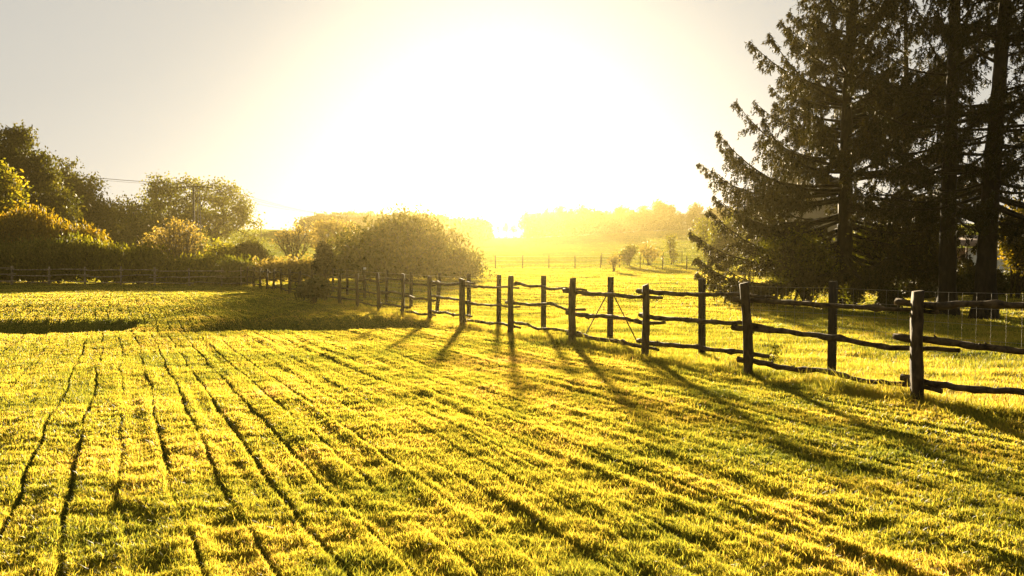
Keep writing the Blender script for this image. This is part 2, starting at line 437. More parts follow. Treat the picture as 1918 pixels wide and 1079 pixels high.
def rustic_fence(pts, label, nearY=20, seed=5, side=-1, spare=(), mat='pole', rmat='rail'):
    g = np.random.default_rng(seed)
    root = thing('rustic_fence', label, 'fence', (pts[0][0], pts[0][1], gz(*pts[0])))
    def child(o):
        o.location = -root.location
        return o
    for (x, y) in pts:
        near = y < nearY
        child(post_mesh('fence_post', root, x, y, g.uniform(1.24, 1.36), g.uniform(.060, .073), g, near, mat))
    for k in range(len(pts) - 1):
        a = np.array(pts[k]); b = np.array(pts[k + 1]); d = (b - a) / np.linalg.norm(b - a)
        nrm = np.array([-d[1], d[0]]) * side
        near = min(a[1], b[1]) < nearY
        for j, hz in enumerate((.22, .67, 1.10)):
            if k + j in spare: continue
            # thick end overlaps the far post, thin end the near one
            o1, o2 = g.uniform(.22, .42), g.uniform(.15, .40)
            off0 = .10 + .03 * ((k + j) % 2); e0 = b + d * o1 + nrm * off0; e1 = a - d * o2 + nrm * (off0 + .02)
            z0 = gz(*b) + hz + (.045 if (k % 2) else -.03) + g.normal(0, .018); z1 = gz(*a) + hz + (.035 if (k % 2) else -.04) + g.normal(0, .018)
            rr = g.uniform(.035, .049)
            child(rail_mesh('fence_rail', root, (e0[0], e0[1], z0), (e1[0], e1[1], z1), rr, rr * g.uniform(.5, .72), g, near, rmat))
    return root

def on_line(px, x0, y0, s):            # point of the line x = x0 - s (y-y0) seen at px
    q = (px - CX) / F; y = (x0 + s * y0) / (q + s); return (q * y, y)
main_px = [1720, 1404, 1209, 1070, 955, 867.5, 804, 753, 709, 668.5, 635.5, 608, 584, 560.5, 542, 527, 512, 500, 487, 475, 463]
pts = [(fence_x(3.9).item(), 3.9), (fence_x(5.85).item(), 5.85)] + [on_line(p, 4.66, 7.84, .578) for p in main_px]
rustic_fence(pts, 'long rustic fence of crooked bark covered rails running from right foreground into the distance', 20, 5)
LY = 49.5
lp = [((p - CX) / F * LY, LY) for p in (-112, -45, 22, 92, 159, 226, 290, 355, 414, 452)]
rustic_fence(lp, 'distant rustic pole fence at the foot of the shaded bushes, far left edge of lawn', 0, 9, side=-1, mat='litwood', rmat='litwood')

def wire_fence(pts, label, h, half, nw, vsp, near_limit, mat='darkpost', braces=(), whitetop=(), nmesh=True, leans={}):
    g = np.random.default_rng(31)
    root = thing('wire_fence', label, 'fence', (pts[0][0], pts[0][1], gz(*pts[0])))
    off = -root.location
    a = math.atan2(pts[-1][1] - pts[0][1], pts[-1][0] - pts[0][0])
    for i, (x, y) in enumerate(pts):
        z = gz(x, y); mb = MB(); lx = leans.get(i, g.normal(0, .012))
        P = np.array([[x, y, z - .12], [x + lx * .6, y, z + h * .5], [x + lx, y, z + h]])
        V, Q = tubes(P[None], np.full((1, 3), half * 1.3), 4); mb.add(V, Q)
        mb.F.setdefault(4, []).append(np.array([[8, 9, 10, 11]]))
        o = mb.build('fence_post', M[mat], root); o.location = off
        if i in whitetop:
            m2 = MB(); m2.box((x + lx, y, z + h + .03), (.11, .11, .1)); c = m2.build('post_cap', M['sheet'], root); c.location = off
        if i in braces:
            d = np.array([math.cos(a), math.sin(a)])
            for s in (-1, 1):
                e = np.array([x, y]) + d * s * .95
                m2 = MB(); m2.tube([(x + d[0] * s * .07, y + d[1] * s * .07, z + h * .76), (e[0], e[1], gz(*e) + .02)], [.013, .013], 6)
                c = m2.build('brace', M['darkpost'], root); c.location = off
    mb = MB(); rw = .0016
    for i in range(len(pts) - 1):
        p = np.array(pts[i]); q = np.array(pts[i + 1]); zp, zq = gz(*p), gz(*q); r_ = rw * max(1, p[1] / 14)
        for k in range(nw):
            zz = .12 + (h - .22) * k / (nw - 1)
            mb.tube([(p[0], p[1], zp + zz), ((p[0] + q[0]) / 2, (p[1] + q[1]) / 2, (zp + zq) / 2 + zz - .012), (q[0], q[1], zq + zz)], [r_] * 3, 3, False)
        if nmesh and p[1] < near_limit:
            L = np.linalg.norm(q - p); n = int(L / vsp)
            for k in range(1, n):
                t = k / n; xy = p + (q - p) * t; z0 = zp + (zq - zp) * t
                mb.tube([(xy[0], xy[1], z0 + .12), (xy[0] + .004, xy[1], z0 + h - .11)], [rw * .9] * 2, 3, False)
    o = mb.build('wire_mesh', M['wire'], root); o.location = off
    return root
wpx = [1560, 1316, 1143, 1018, 934, 878, 817.5, 769.5, 723.6, 682.5, 650.5, 623.5]
wp = [(7.35, 5.0), (5.98, 7.5)] + [on_line(p, 4.67, 9.95, .532) for p in wpx]
wire_fence(wp, 'wire mesh fence on straight dark square posts standing just behind the rustic pole fence', 1.36, .052, 7, .16, 14, braces=(4, 11), whitetop=(11,), leans={8: .12, 9: .02})
fp = [(xat(p, Y), Y) for p, Y in ((928, 74), (979, 74.5), (1028, 75), (1077, 75), (1124, 75.5), (1160, 76), (1199, 74), (1241, 72), (1286, 70), (1330, 68))]
wire_fence(fp, 'faint distant wire fence on thin stakes along the foot of the hill', 1.45, .045, 4, 9, 0, mat='bark', nmesh=False, leans={4: .1})
sp = [(xat(p, 82), 82) for p in (1127, 1168, 1205, 1242, 1277)]
wire_fence(sp, 'second row of thin stakes behind the distant wire fence on the hill foot', 1.5, .035, 3, 9, 0, mat='bark', nmesh=False)

# ------------------------------------------------------------------ trees
def skeleton(tips, base, rt, g, trunk_h=.3, rtip=.012, dir0=(0, 0, 1)):
    """hierarchical limbs from base to all tips -> list of (4,3) polylines and radii"""
    P, R = [], []
    def seg(p, q, d, r0, r1):
        L = np.linalg.norm(q - p); c = p + d * L * .45
        t = np.array([0, .34, .67, 1])[:, None]
        pl = (1 - t) ** 2 * p + 2 * t * (1 - t) * c + t * t * q
        pl[1:3] += g.normal(0, .025 * L, (2, 3))
        P.append(pl); R.append(np.linspace(r0, r1, 4))
        e = q - c; return e / (np.linalg.norm(e) + 1e-9)
    N = len(tips)
    def rad(n): return max(rtip, rt * (n / N) ** .5)
    def grow(p, T, d):
        n = len(T)
        if n <= 2:
            for q in T: seg(p, q, d, rad(1), rtip * .4)
            return
        k = 2 if (n < 6 or g.random() < .6) else 3
        c = T[g.choice(n, k, replace=False)]
        for _ in range(4):
            a = np.argmin(((T[:, None] - c[None]) ** 2).sum(-1), 1)
            c = np.array([T[a == i].mean(0) if (a == i).any() else c[i] for i in range(k)])
        for i in range(k):
            S = T[a == i]
            if not len(S): continue
            m = S.mean(0); f = g.uniform(.32, .5) if len(S) > 4 else .55
            q = p + (m - p) * f; q[2] += .04 * np.linalg.norm(m - p)
            nd = seg(p, q, d, rad(n) if i == 0 else rad(len(S)) * 1.1, rad(len(S)))
            grow(q, S, nd)
    base = np.array(base, float); m = tips.mean(0)
    d0 = np.array(dir0, float)
    if trunk_h > 0:
        q = base + (m - base) * [.25, .25, 0] + [0, 0, (tips[:, 2].min() * .4 + m[2] * .6 - base[2]) * trunk_h]
        pl = np.stack([base + (q - base) * t for t in (0, .33, .67, 1)]); pl[1:3, :2] += g.normal(0, rt * .3, (2, 2))
        P.append(pl); R.append(rt * np.array([1.45, 1.1, 1.0, .92]))
        grow(q, tips, d0)
    else: grow(base, tips, d0)
    return P, R

def leaf_cloud(tips, per, clump, size, g, elong=1.7, up=0., tint0=.5, spread=.16, zs=.8):
    n = len(tips) * per
    c = np.repeat(tips, per, 0) + g.normal(0, 1, (n, 3)) * clump * np.array([1, 1, zs])
    a = g.normal(0, 1, (n, 3)); a[:, 2] += up; a /= np.linalg.norm(a, axis=1, keepdims=True)
    b = np.cross(a, g.normal(0, 1, (n, 3))); b /= np.linalg.norm(b, axis=1, keepdims=True) + 1e-9
    s = size * g.uniform(.6, 1.35, (n, 1))
    V = np.stack([c - a * s * elong / 2, c + b * s / 2, c + a * s * elong / 2, c - b * s / 2], 1).reshape(-1, 3)
    t = np.repeat(g.normal(0, spread * .8, len(tips)), per) + tint0 + g.normal(0, spread, n)
    return V, np.arange(n * 4).reshape(-1, 4), np.repeat(np.clip(t, 0, 1), 4)

def make_tree(name, label, cat, x, y, lumps, n_tips=200, per=40, leaf=.14, clump=.4, rt=.2, leafm='olive', barkm='bark', seed=1,
              stems=0, trunk_h=.35, up=0., elong=1.7, tint0=.5, spread=.16, shell=.45, group=None, minz=.15, rtip=.012, z=None, zs=.8):
    """lumps: (dx, dz, rx, rz[, dy, weight]) ellipsoids in metres from the base"""
    g = np.random.default_rng(seed)
    z0 = gz(x, y) if z is None else z
    root = thing(name, label, cat, (x, y, z0), group)
    lm = [tuple(l) + (0., 1.)[len(l) - 4:] if len(l) < 6 else tuple(l) for l in lumps]
    wts = np.array([l[2] * l[2] * l[3] * l[5] for l in lm]) ** .8; wts /= wts.sum()
    tips = []
    for l, k in zip(lm, np.maximum(2, np.round(wts * n_tips)).astype(int)):
        u = g.normal(0, 1, (k, 3)); u /= np.linalg.norm(u, axis=1, keepdims=True)
        r = g.uniform(0, 1, (k, 1)) ** shell
        tips.append(u * r * np.array([l[2], l[2] * .9, l[3]]) + np.array([l[0], l[4], l[1]]))
    tips = np.concatenate(tips); tips = tips[tips[:, 2] > minz]
    Ps, Rs = [], []
    if stems:
        ang = np.arctan2(tips[:, 1], tips[:, 0]) + g.normal(0, .5, len(tips)); idx = np.argsort(ang); parts = np.array_split(idx, stems)
        for s_, ii in enumerate(parts):
            if len(ii) < 2: continue
            T = tips[ii]; m = T.mean(0); b = np.array([m[0] * .08 + g.normal(0, .08), m[1] * .08 + g.normal(0, .08), -.05])
            P, R = skeleton(T, b, rt, g, 0, rtip, (m[0] * .12, m[1] * .12, 1)); Ps += P; Rs += R
    else:
        Ps, Rs = skeleton(tips, (0, 0, -.1), rt, g, trunk_h, rtip)
    V, Q = tubes(np.array(Ps), np.array(Rs), 5)
    np_obj('trunk' if not stems else 'stems', V, Q, M[barkm], root, np.full(len(V), .5))
    V, Q, t = leaf_cloud(tips, per, clump, leaf, g, elong, up, tint0, spread, zs)
    k = V.reshape(-1, 4, 3)[:, :, 2].min(1) > .02
    V = V.reshape(-1, 4, 3)[k].reshape(-1, 3); t = t.reshape(-1, 4)[k].ravel(); Q = np.arange(len(V)).reshape(-1, 4)
    np_obj('crown' if not stems else 'foliage', V, Q, M[leafm], root, t)
    return root

def px_tree(name, label, cat, bpx, Y, lumps, **k):
    """lumps given as outlines measured on the photograph, turned into metres at the tree's real distance Y"""
    x = xat(bpx, Y); z0 = gz(x, Y); out = []
    for l in lumps:
        c = at(l[0], l[1], Y); s = Y / F
        out.append((c.x - x, c.z - z0, l[2] * s, l[3] * s, (l[4] if len(l) > 4 else 0.), (l[5] if len(l) > 5 else 1.)))
    return make_tree(name, label, cat, x, Y, out, **k)

def copy_tree(o, parent=None):
    c = o.copy(); C.objects.link(c)
    if parent is not None: c.parent = parent
    for ch in list(o.children): copy_tree(ch, c)
    return c

# --- left side
px_tree('broadleaf_tree', 'tallest olive green tree at the left edge, its wispy top leaning right', 'tree', 20, 70,
        [(20, 300, 34, 50), (60, 330, 42, 48), (5, 370, 70, 70), (85, 400, 50, 70), (35, 265, 26, 26, 0, 1.3), (-40, 330, 50, 80)], n_tips=520, per=85, leaf=.17, clump=.5, rt=.38, leafm='olive', seed=3, up=1.0, elong=2.2, shell=.5)
px_tree('broadleaf_tree', 'golden leaved autumn tree cut by the left edge of the photo', 'tree', -20, 62,
        [(0, 360, 38, 42), (12, 420, 50, 40), (-30, 400, 60, 70), (-10, 330, 26, 30)], n_tips=220, per=70, leaf=.19, clump=.45, rt=.2, leafm='yellowgreen', seed=4, tint0=.55, spread=.3)
px_tree('broadleaf_tree', 'dark leaning tree with a ragged peaked top, second from the left above the bushes', 'tree', 160, 90,
        [(128, 335, 20, 28, 0, 1.3), (155, 375, 32, 50), (110, 400, 36, 60), (185, 425, 34, 55), (145, 440, 55, 60)], n_tips=420, per=85, leaf=.19, clump=.6, rt=.3, leafm='olive', seed=5, up=1.0, elong=2.2)
px_tree('broadleaf_tree', 'dull green rounded tree in the low gap right of the ragged peaked tree', 'tree', 222, 112,
        [(205, 420, 30, 48), (235, 425, 34, 50), (225, 460, 50, 40)], n_tips=200, per=60, leaf=.26, clump=.7, rt=.3, leafm='olive', seed=6, tint0=.55)
px_tree('broadleaf_tree', 'low broad yellow green tree at the left foot of the open crowned tree', 'tree', 268, 110,
        [(262, 425, 34, 44), (290, 445, 46, 40), (245, 455, 40, 40)], n_tips=180, per=55, leaf=.26, clump=.7, rt=.28, leafm='willow', seed=7)
px_tree('broadleaf_tree', 'open crowned tree with bare upright limbs showing, left of the utility pole', 'tree', 326, 116,
        [(300, 352, 28, 22, 0, 1.4), (318, 368, 34, 26), (276, 388, 30, 20), (330, 400, 40, 30), (300, 405, 40, 26)], n_tips=260, per=26, leaf=.24, clump=.55, rt=.42, leafm='willow', seed=8, trunk_h=.22, shell=.3, rtip=.03)
px_tree('broadleaf_tree', 'wide domed spreading tree with sunlit gaps in its crown, right of the utility pole', 'tree', 400, 118,
        [(362, 358, 34, 24, 0, 1.3), (405, 362, 40, 26, 0, 1.3), (440, 390, 38, 36, 0, 1.1), (462, 425, 26, 32), (400, 410, 60, 40), (378, 430, 50, 40), (470, 455, 22, 14)], n_tips=420, per=30, leaf=.24, clump=.6, rt=.5, leafm='willow', seed=9, trunk_h=.2, shell=.28, rtip=.03)
# vase shrub with many stems
px_tree('multi_stemmed_shrub', 'pale vase shaped shrub of many thin upright stems behind the left fence', 'shrub', 340, 56,
        [(335, 445, 48, 34), (320, 455, 36, 26), (362, 455, 26, 30), (338, 430, 30, 20)], n_tips=520, per=4, leaf=.11, clump=.22, rt=.05, leafm='tan', barkm='twig', seed=10, stems=30, shell=.3, rtip=.018, tint0=.7)
px_tree('multi_stemmed_shrub', 'fine twigged pale shrub just left of the vase shaped one', 'shrub', 300, 60,
        [(300, 462, 34, 26), (285, 475, 26, 20)], n_tips=200, per=14, leaf=.13, clump=.3, rt=.045, leafm='tan', barkm='twig', seed=11, stems=14, shell=.4, rtip=.012)
# willow bushes along the left fence
bl = [('tall golden topped bush at the far left above the fence', 40, 56, [(20, 440, 60, 36), (60, 425, 42, 30), (90, 450, 40, 32)], 'gold', .38),
      ('orange tinged bush sloping down right of the tall golden one', 130, 58, [(128, 452, 48, 30), (160, 462, 40, 26), (100, 460, 40, 30)], 'gold', .40),
      ('dark low willow bush at the very left behind the fence', 20, 53.5, [(10, 490, 70, 36), (60, 495, 50, 32), (-50, 480, 50, 50)], 'willow', .45),
      ('dense green willow bush with upright shoots, second behind the left fence', 110, 53, [(90, 492, 50, 34), (135, 488, 48, 36)], 'willow', .55),
      ('yellow green willow bush tapering down to the right behind the left fence', 195, 53.5, [(185, 490, 48, 30), (220, 500, 40, 26), (160, 480, 30, 26)], 'yellowgreen', .45),
      ('bright green willow bush left of the vase shaped shrub', 262, 52.5, [(245, 500, 42, 28), (275, 495, 36, 28), (292, 508, 26, 22)], 'yellowgreen', .4),
      ('low sprawling bush below the vase shaped shrub', 330, 53, [(310, 515, 34, 16), (350, 512, 36, 18), (388, 510, 34, 22)], 'yellowgreen', .38),
      ('dark rounded bush at the corner where the two rustic fences meet', 447, 50.5, [(440, 515, 24, 18), (462, 512, 18, 14), (425, 520, 20, 12)], 'willow', .35)]
for i, (lb, bp, Y, lu, mt, t0) in enumerate(bl):
    px_tree('willow_bush', lb, 'bush', bp, Y, lu, n_tips=int(90 + sum(l[2] * l[3] for l in lu) / 32), per=85, leaf=.115, clump=.34, rt=.07, leafm=mt, seed=40 + i,
            stems=7, up=2.2, elong=2.6, tint0=t0, shell=.45, group='bushes behind the left fence', zs=1.1)
ml = [('misty thin shrub with a yellow tuft right of the vase shaped shrub', 415, 60, [(412, 478, 26, 22), (435, 480, 22, 20), (395, 490, 26, 18)], 'yellowgreen', 22, .5),
      ('dark rounded misty shrub under the right end of the domed tree', 470, 61, [(468, 475, 20, 22), (482, 488, 16, 16)], 'olive', 60, .6),
      ('low pale scrub between the small bare tree and the big bush', 560, 50, [(540, 505, 40, 14), (585, 503, 34, 15), (505, 506, 30, 12)], 'tan', 40, .4),
      ('misty scrub left of the far small bare tree', 500, 66, [(480, 495, 30, 14), (505, 500, 22, 10)], 'tan', 30, .5)]
for i, (lb, bp, Y, lu, mt, pr, t0) in enumerate(ml):
    px_tree('scrub_bush', lb, 'bush', bp, Y, lu, n_tips=150, per=pr, leaf=.13, clump=.35, rt=.05, leafm=mt, barkm='twig', seed=60 + i, stems=10, up=1., tint0=t0, shell=.4)
px_tree('small_tree', 'small misty vase shaped tree with thin bare limbs between the domed tree and big bush', 'tree', 549, 70,
        [(535, 440, 26, 18), (565, 442, 24, 18), (550, 455, 40, 20), (548, 432, 20, 10)], n_tips=200, per=3, leaf=.15, clump=.3, rt=.09, leafm='tan', barkm='bark', seed=12, stems=7, shell=.3, rtip=.02)
px_tree('small_tree', 'feathery pale tree rising behind the left end of the big bush', 'tree', 615, 84,
        [(610, 430, 26, 20), (640, 435, 26, 22), (600, 450, 20, 18)], n_tips=200, per=12, leaf=.18, clump=.35, rt=.09, leafm='tan', seed=13, stems=6, shell=.35, rtip=.02)
# big bush in the glare
px_tree('large_bush', 'very large rounded bush mound in the sun glare behind the fence', 'bush', 760, 51,
        [(700, 462, 66, 44), (650, 480, 50, 38), (765, 448, 66, 42), (820, 465, 56, 46), (865, 490, 46, 32), (740, 492, 120, 28), (830, 502, 84, 22), (722, 428, 36, 20), (778, 420, 30, 18), (752, 412, 14, 14), (690, 512, 84, 13, -1.5, 2.2), (840, 513, 76, 12, -1.5, 2.2)],
        n_tips=1150, per=24, leaf=.12, clump=.36, rt=.13, leafm='olive', seed=14, stems=18, up=1.2, elong=2.2, shell=.5, tint0=.55, zs=1.1)
px_tree('young_conifer', 'small dark conifer at the left foot of the big bush', 'tree', 606, 49,
        [(607, 482, 9, 18), (606, 500, 13, 14), (605, 466, 5, 12)], n_tips=90, per=50, leaf=.11, clump=.22, rt=.06, leafm='spruce', seed=15, trunk_h=.8, elong=3)
px_tree('round_shrub', 'dark low bush growing through the rustic fence on its far stretch', 'shrub', 588, 26.6,
        [(585, 543, 26, 12), (598, 534, 14, 9)], n_tips=100, per=40, leaf=.06, clump=.14, rt=.03, leafm='thuja', seed=16, stems=5, elong=3, minz=.03, tint0=.7)
# misty shrubs on the right below the hill
for i, (lb, bp, Y, lu, pr, mt) in enumerate([
        ('tall thin leafy sapling by the distant stakes right of the middle', 1258, 80, [(1256, 458, 11, 20), (1262, 478, 9, 14)], 8, 'willow'),
        ('small round bush by the distant stakes on the hill foot', 1178, 79, [(1178, 473, 13, 12), (1172, 482, 12, 8)], 18, 'willow'),
        ('sparse twiggy bush between the two saplings at the distant stakes', 1215, 79, [(1212, 470, 16, 14), (1225, 478, 14, 10)], 7, 'tan'),
        ('tiny bare sapling in the meadow in front of the distant wire fence', 1150, 66, [(1150, 488, 7, 9)], 3, 'tan'),
        ('pale feathery tree left of the tall spruce with mist behind', 1330, 74, [(1325, 440, 26, 34), (1345, 465, 30, 26)], 22, 'willow'),
        ('rounded misty tree half hidden by the lowest spruce branches', 1362, 66, [(1362, 450, 30, 34), (1375, 420, 20, 24), (1350, 475, 30, 20)], 40, 'willow')]):
    px_tree('misty_shrub' if i < 4 else 'small_tree', lb, 'shrub' if i < 4 else 'tree', bp, Y, lu, n_tips=110 if i < 4 else 220, per=pr, leaf=.13, clump=.25 if i < 4 else .35, rt=.04 if i < 4 else .1, leafm=mt, barkm='bark', seed=80 + i, stems=5, shell=.4, rtip=.014)

# crest trees: five models, copied
protos = []
def crest_spec(k, g):
    H = [8.5, 7.5, 9.0, 7.0, 9.5][k]
    lm = [(0, H * .07, 2.6, H * .08), (0, H * .62, 2.2, H * .28), (g.uniform(-1, 1), H * .8, 1.4, H * .16), (g.uniform(-1.6, -.6), H * .55, 1.5, H * .2), (g.uniform(.6, 1.6), H * .5, 1.5, H * .22), (0, H * .25, 2.3, H * .2)]
    return H, lm
crest = [('dense', p) for p in range(0)]
row = []
g = np.random.default_rng(77)
pxs = [918, 934, 948, 962, 976, 992, 1006, 1020, 1036, 1050, 1063, 1077, 1092, 1106, 1120, 1135, 1149, 1163, 1178, 1192, 1205, 1219, 1233, 1248, 1262, 1276, 1291, 1304, 1318, 1334, 1350, 1368]
ordn = ['first', 'second', 'third', 'fourth', 'fifth', 'sixth', 'seventh', 'eighth', 'ninth', 'tenth', 'eleventh', 'twelfth', 'thirteenth', 'fourteenth', 'fifteenth', 'sixteenth', 'seventeenth', 'eighteenth', 'nineteenth', 'twentieth']
topy = {918: 418, 934: 412, 948: 420, 962: 410, 976: 402}
kinds = ['round crowned', 'narrow topped', 'ragged', 'low bushy', 'tall upright']
proto = {}
for i, p in enumerate(pxs):
    Y = 236 + g.uniform(-3, 7); x = xat(p, Y); thin = p < 985
    k = int(g.integers(0, 5)) + (5 if thin else 0)
    t = np.interp(p, [918, 976, 1000, 1060, 1120, 1180, 1232, 1290, 1368], [418, 406, 398, 390, 388, 390, 384, 392, 384]) + g.uniform(-8, 9)
    if p == 1233: t = 374
    if p == 1304: t = 378
    top = (503 - t) / F * Y + CAMZ - gz(x, Y)
    lb = (f'sparse see through tree on the hill crest, {ordn[i]} thin one from the left' if thin else
          f'hazy tree in the dense hill crest row, {ordn[i - 5] if i - 5 < 14 else ordn[len(pxs) - 1 - i]} from the row\'s {"left" if i - 5 < 14 else "right"} end')
    if k not in proto:
        H, lm = crest_spec(k % 5, np.random.default_rng(900 + k))
        if thin: lm = [(a, b, c * .7, d) for a, b, c, d in lm[1:5]] + [(0, H * .05, 2.6, H * .06)]
        o = make_tree('crest_tree', lb, 'tree', x, Y, lm, n_tips=60 if thin else 140, per=10 if thin else 24, leaf=.26 if thin else .32, clump=.55, rt=.16, leafm='olive', seed=500 + k, trunk_h=.5, shell=.4, rtip=.03, tint0=.5, minz=-1)
        proto[k] = (o, H)
    else:
        o = copy_tree(proto[k][0]); o['label'] = lb; o.location = (x, Y, gz(x, Y))
    H = proto[k][1]; s = max(.5, top / H); o.scale = (s * g.uniform(.85, 1.1), s, s); o.rotation_euler = (0, 0, g.uniform(0, 6.28))
    o['group'] = 'trees along the hill crest'

# wooded knoll behind the big bush: one distant mass
def woodland():
    g = np.random.default_rng(88); Vs, Qs, ts, n = [], [], [], 0
    P_, R_ = [], []
    for k in range(46):
        px = g.uniform(585, 895); Y = g.uniform(205, 232)
        top = np.interp(px, [575, 600, 640, 720, 800, 860, 895, 915], [420, 406, 401, 402, 405, 405, 413, 440]) + g.uniform(-2, 5)
        x = xat(px, Y); z0 = gz(x, Y); H = (503 - top) / F * Y + CAMZ - z0
        rx = g.uniform(3.0, 4.8)
        u = g.normal(0, 1, (70, 3)); u /= np.linalg.norm(u, axis=1, keepdims=True)
        T = u * g.uniform(.3, 1, (70, 1)) ** .5 * [rx, rx, H * .33] + [x, Y, z0 + H * .64]
        u2 = g.uniform(-1, 1, (30, 3)) * [rx, rx, H * .2] + [x, Y, z0 + H * .25]
        T = np.vstack([T, u2])
        V, Q, t = leaf_cloud(T, 26, .8, .5, g, tint0=.5)
        Vs.append(V); Qs.append(Q + n); ts.append(t); n += len(V)
        P_.append(np.array([[x, Y, z0 - .1], [x, Y, z0 + H * .2], [x, Y, z0 + H * .4], [x, Y, z0 + H * .7]])); R_.append(np.array([.2, .17, .14, .06]))
    V, Q = tubes(np.array(P_), np.array(R_), 5); Qs.append(Q + n); Vs.append(V); ts.append(np.zeros(len(V)))
    o = np_obj('woodland', np.vstack(Vs), [np.vstack(Qs)], M['olive'], attr=np.concatenate(ts))
    tag(o, 'far wooded knoll fading in the golden haze behind the big bush', 'woodland', kind='stuff')
woodland()

# ------------------------------------------------------------------ spruces
def spruce(label, x, y, H, R0, zlow, seed, lean=(0, 0), rt=.28, dens=1.0, droopy=0., bare=0., tint0=.45, hang=1.0, strand=1.0, prof=None, boughs=()):
    g = np.random.default_rng(seed); z0 = gz(x, y)
    root = thing('spruce_tree', label, 'tree', (x, y, z0), 'tall spruces on the right')
    n = 16; t = np.linspace(0, 1, n)
    P = np.stack([lean[0] * t * H + .04 * np.sin(t * 9 + seed), lean[1] * t * H + .04 * np.cos(t * 7), t * H - .15], -1)
    R = rt * (1 - t) ** .85 + .02; R[0] *= 1.1
    n2 = 60; t2 = np.linspace(0, 1, n2)
    P2 = np.stack([np.interp(t2, t, P[:, i]) for i in range(3)], -1); R2 = np.interp(t2, t, R) * (1 + g.normal(0, .02, n2))
    zf = P2[:, 2]; R2 *= 1 + .38 * np.exp(-np.clip(zf, 0, 9) / .35)
    V, Q = tubes(P2[None], R2[None], 12, 1 + g.normal(0, .04, (1, n2, 12)))
    Vt, Qt = [V], [Q]; nv = len(V)
    BP, BR = [], []; TP, TR = [], []
    SO, SL, SD = [], [], []      # hanging strands: origin, length, outward dir
    z = zlow; first = [a for a in boughs]
    while z < H - .4:
        f = (z - zlow) / (H - zlow)
        Lb = R0 * (prof(f) if prof else (1 - f) ** .8) + .25
        nb = g.integers(4, 7) + (len(first) if first else 0)
        for b in range(nb):
            az0 = g.uniform(0, 2 * math.pi)
            if not first and g.random() < bare * (1 - .35 * f) + .25 * (vn(np.array([az0 * 1.3]), np.array([z * .8]), seed)[0] - .5): continue
            az = az0; L = Lb * g.uniform(.62, 1.12)
            if first: az, L = first.pop()
            if g.random() < .12: L *= 1.06
            c = np.array([lean[0] * z, lean[1] * z, z + g.uniform(-.2, .2)])
            d = np.array([math.cos(az), math.sin(az), 0.]); sd = np.array([-d[1], d[0], 0])
            rise = np.interp(f, [0, .12, .3, .7, 1], [.0, .12, .42, .7, 1.0]) + g.normal(0, .06) - droopy - (.10 if z == zlow else 0)
            m = 9; s = np.linspace(0, 1, m)
            zz = L * (rise * s - .20 * np.sin(s * math.pi) * (1 - f) * .5 - .10 * (1 - f) * s + .16 * (1 - f * .5) * s ** 4)
            bend = g.normal(0, .08) * L
            pl = c + d * (L * s)[:, None] * .94 + sd * (bend * s * s)[:, None] + np.array([0, 0, 1.]) * zz[:, None]
            BP.append(pl); BR.append(np.interp(s, [0, 1], [.022 + .012 * L, .006]))
            # side twigs
            ns = max(4, int(L * 6.0 * dens))
            for q in range(ns):
                sq = g.uniform(.14, 1.0) ** .7; o = np.array([np.interp(sq, s, pl[:, i]) for i in range(3)])
                sg = 1 if g.random() < .5 else -1
                Ls = (.26 + .36 * L * (1 - sq)) * g.uniform(.6, 1.2)
                dv = d * g.uniform(.5, .95) + sd * sg * g.uniform(.4, .9); dv[2] = g.uniform(-.35, .15) + .25 * (sq > .85); dv /= np.linalg.norm(dv)
                u = np.linspace(0, 1, 4)[:, None]
                tw = o + dv * Ls * u + np.array([0, 0, -1.]) * (.18 * Ls * u ** 2)
                TP.append(tw); TR.append(np.linspace(.009, .003, 4))
                k = max(3, int(Ls * 13 * strand))
                uu = g.uniform(.0, 1, k)[:, None]
                SO.append(o + dv * Ls * uu - np.array([0, 0, .18]) * Ls * uu ** 2)
                SL.append(g.uniform(.08, .32, k) * hang * (1 if sq < .9 else .5) * (.6 + .5 * (1 - f))); SD.append(np.repeat(dv[None], k, 0))
            k = int(L * 16 * dens); uu = g.uniform(.25, 1, k); SO.append(np.stack([np.interp(uu, s, pl[:, i]) for i in range(3)], -1) + g.normal(0, .03, (k, 3))); SL.append(g.uniform(.08, .30, k)); SD.append(d * .3 + sd * g.choice([-1, 1], (k, 1)) * .8)
            # tip tufts
            k = 5; SO.append(pl[-1] + g.normal(0, .05, (k, 3))); SL.append(g.uniform(.08, .2, k)); SD.append(np.repeat(d[None], k, 0))
        z += g.uniform(.24, .42)
    for (pp, rr, sdn) in ((BP, BR, 5), (TP, TR, 3)):
        V, Q = tubes(np.array(pp), np.array(rr), sdn); Vt.append(V); Qt.append(Q + nv); nv += len(V)
    np_obj('trunk', np.vstack(Vt), [np.vstack(Qt)], M['sprucebark'], root, np.full(nv, .5))
    SO = np.vstack(SO); SL = np.concatenate(SL); SD = np.vstack(SD)
    per = 11; N = len(SO) * per
    o = np.repeat(SO, per, 0); L = np.repeat(SL, per); dd = np.repeat(SD, per, 0); u = np.tile(np.linspace(0, 1, per), len(SO)) + g.uniform(-.05, .05, N)
    c = o + np.stack([dd[:, 0] * .12 * L * u, dd[:, 1] * .12 * L * u, -L * u], -1) + g.normal(0, .012, (N, 3))
    a = g.normal(0, .75, (N, 3)); a[:, 2] -= .9; a += dd * .4; a /= np.linalg.norm(a, axis=1, keepdims=True)
    b = np.cross(a, g.normal(0, 1, (N, 3))); b /= np.linalg.norm(b, axis=1, keepdims=True)
    sl = g.uniform(.07, .15, (N, 1)); sw = g.uniform(.012, .026, (N, 1))
    V = np.stack([c - b * sw, c + b * sw, c + a * sl], 1).reshape(-1, 3)
    tt = np.clip(np.repeat(g.normal(tint0, .18, len(SO)), per * 3), 0, 1)
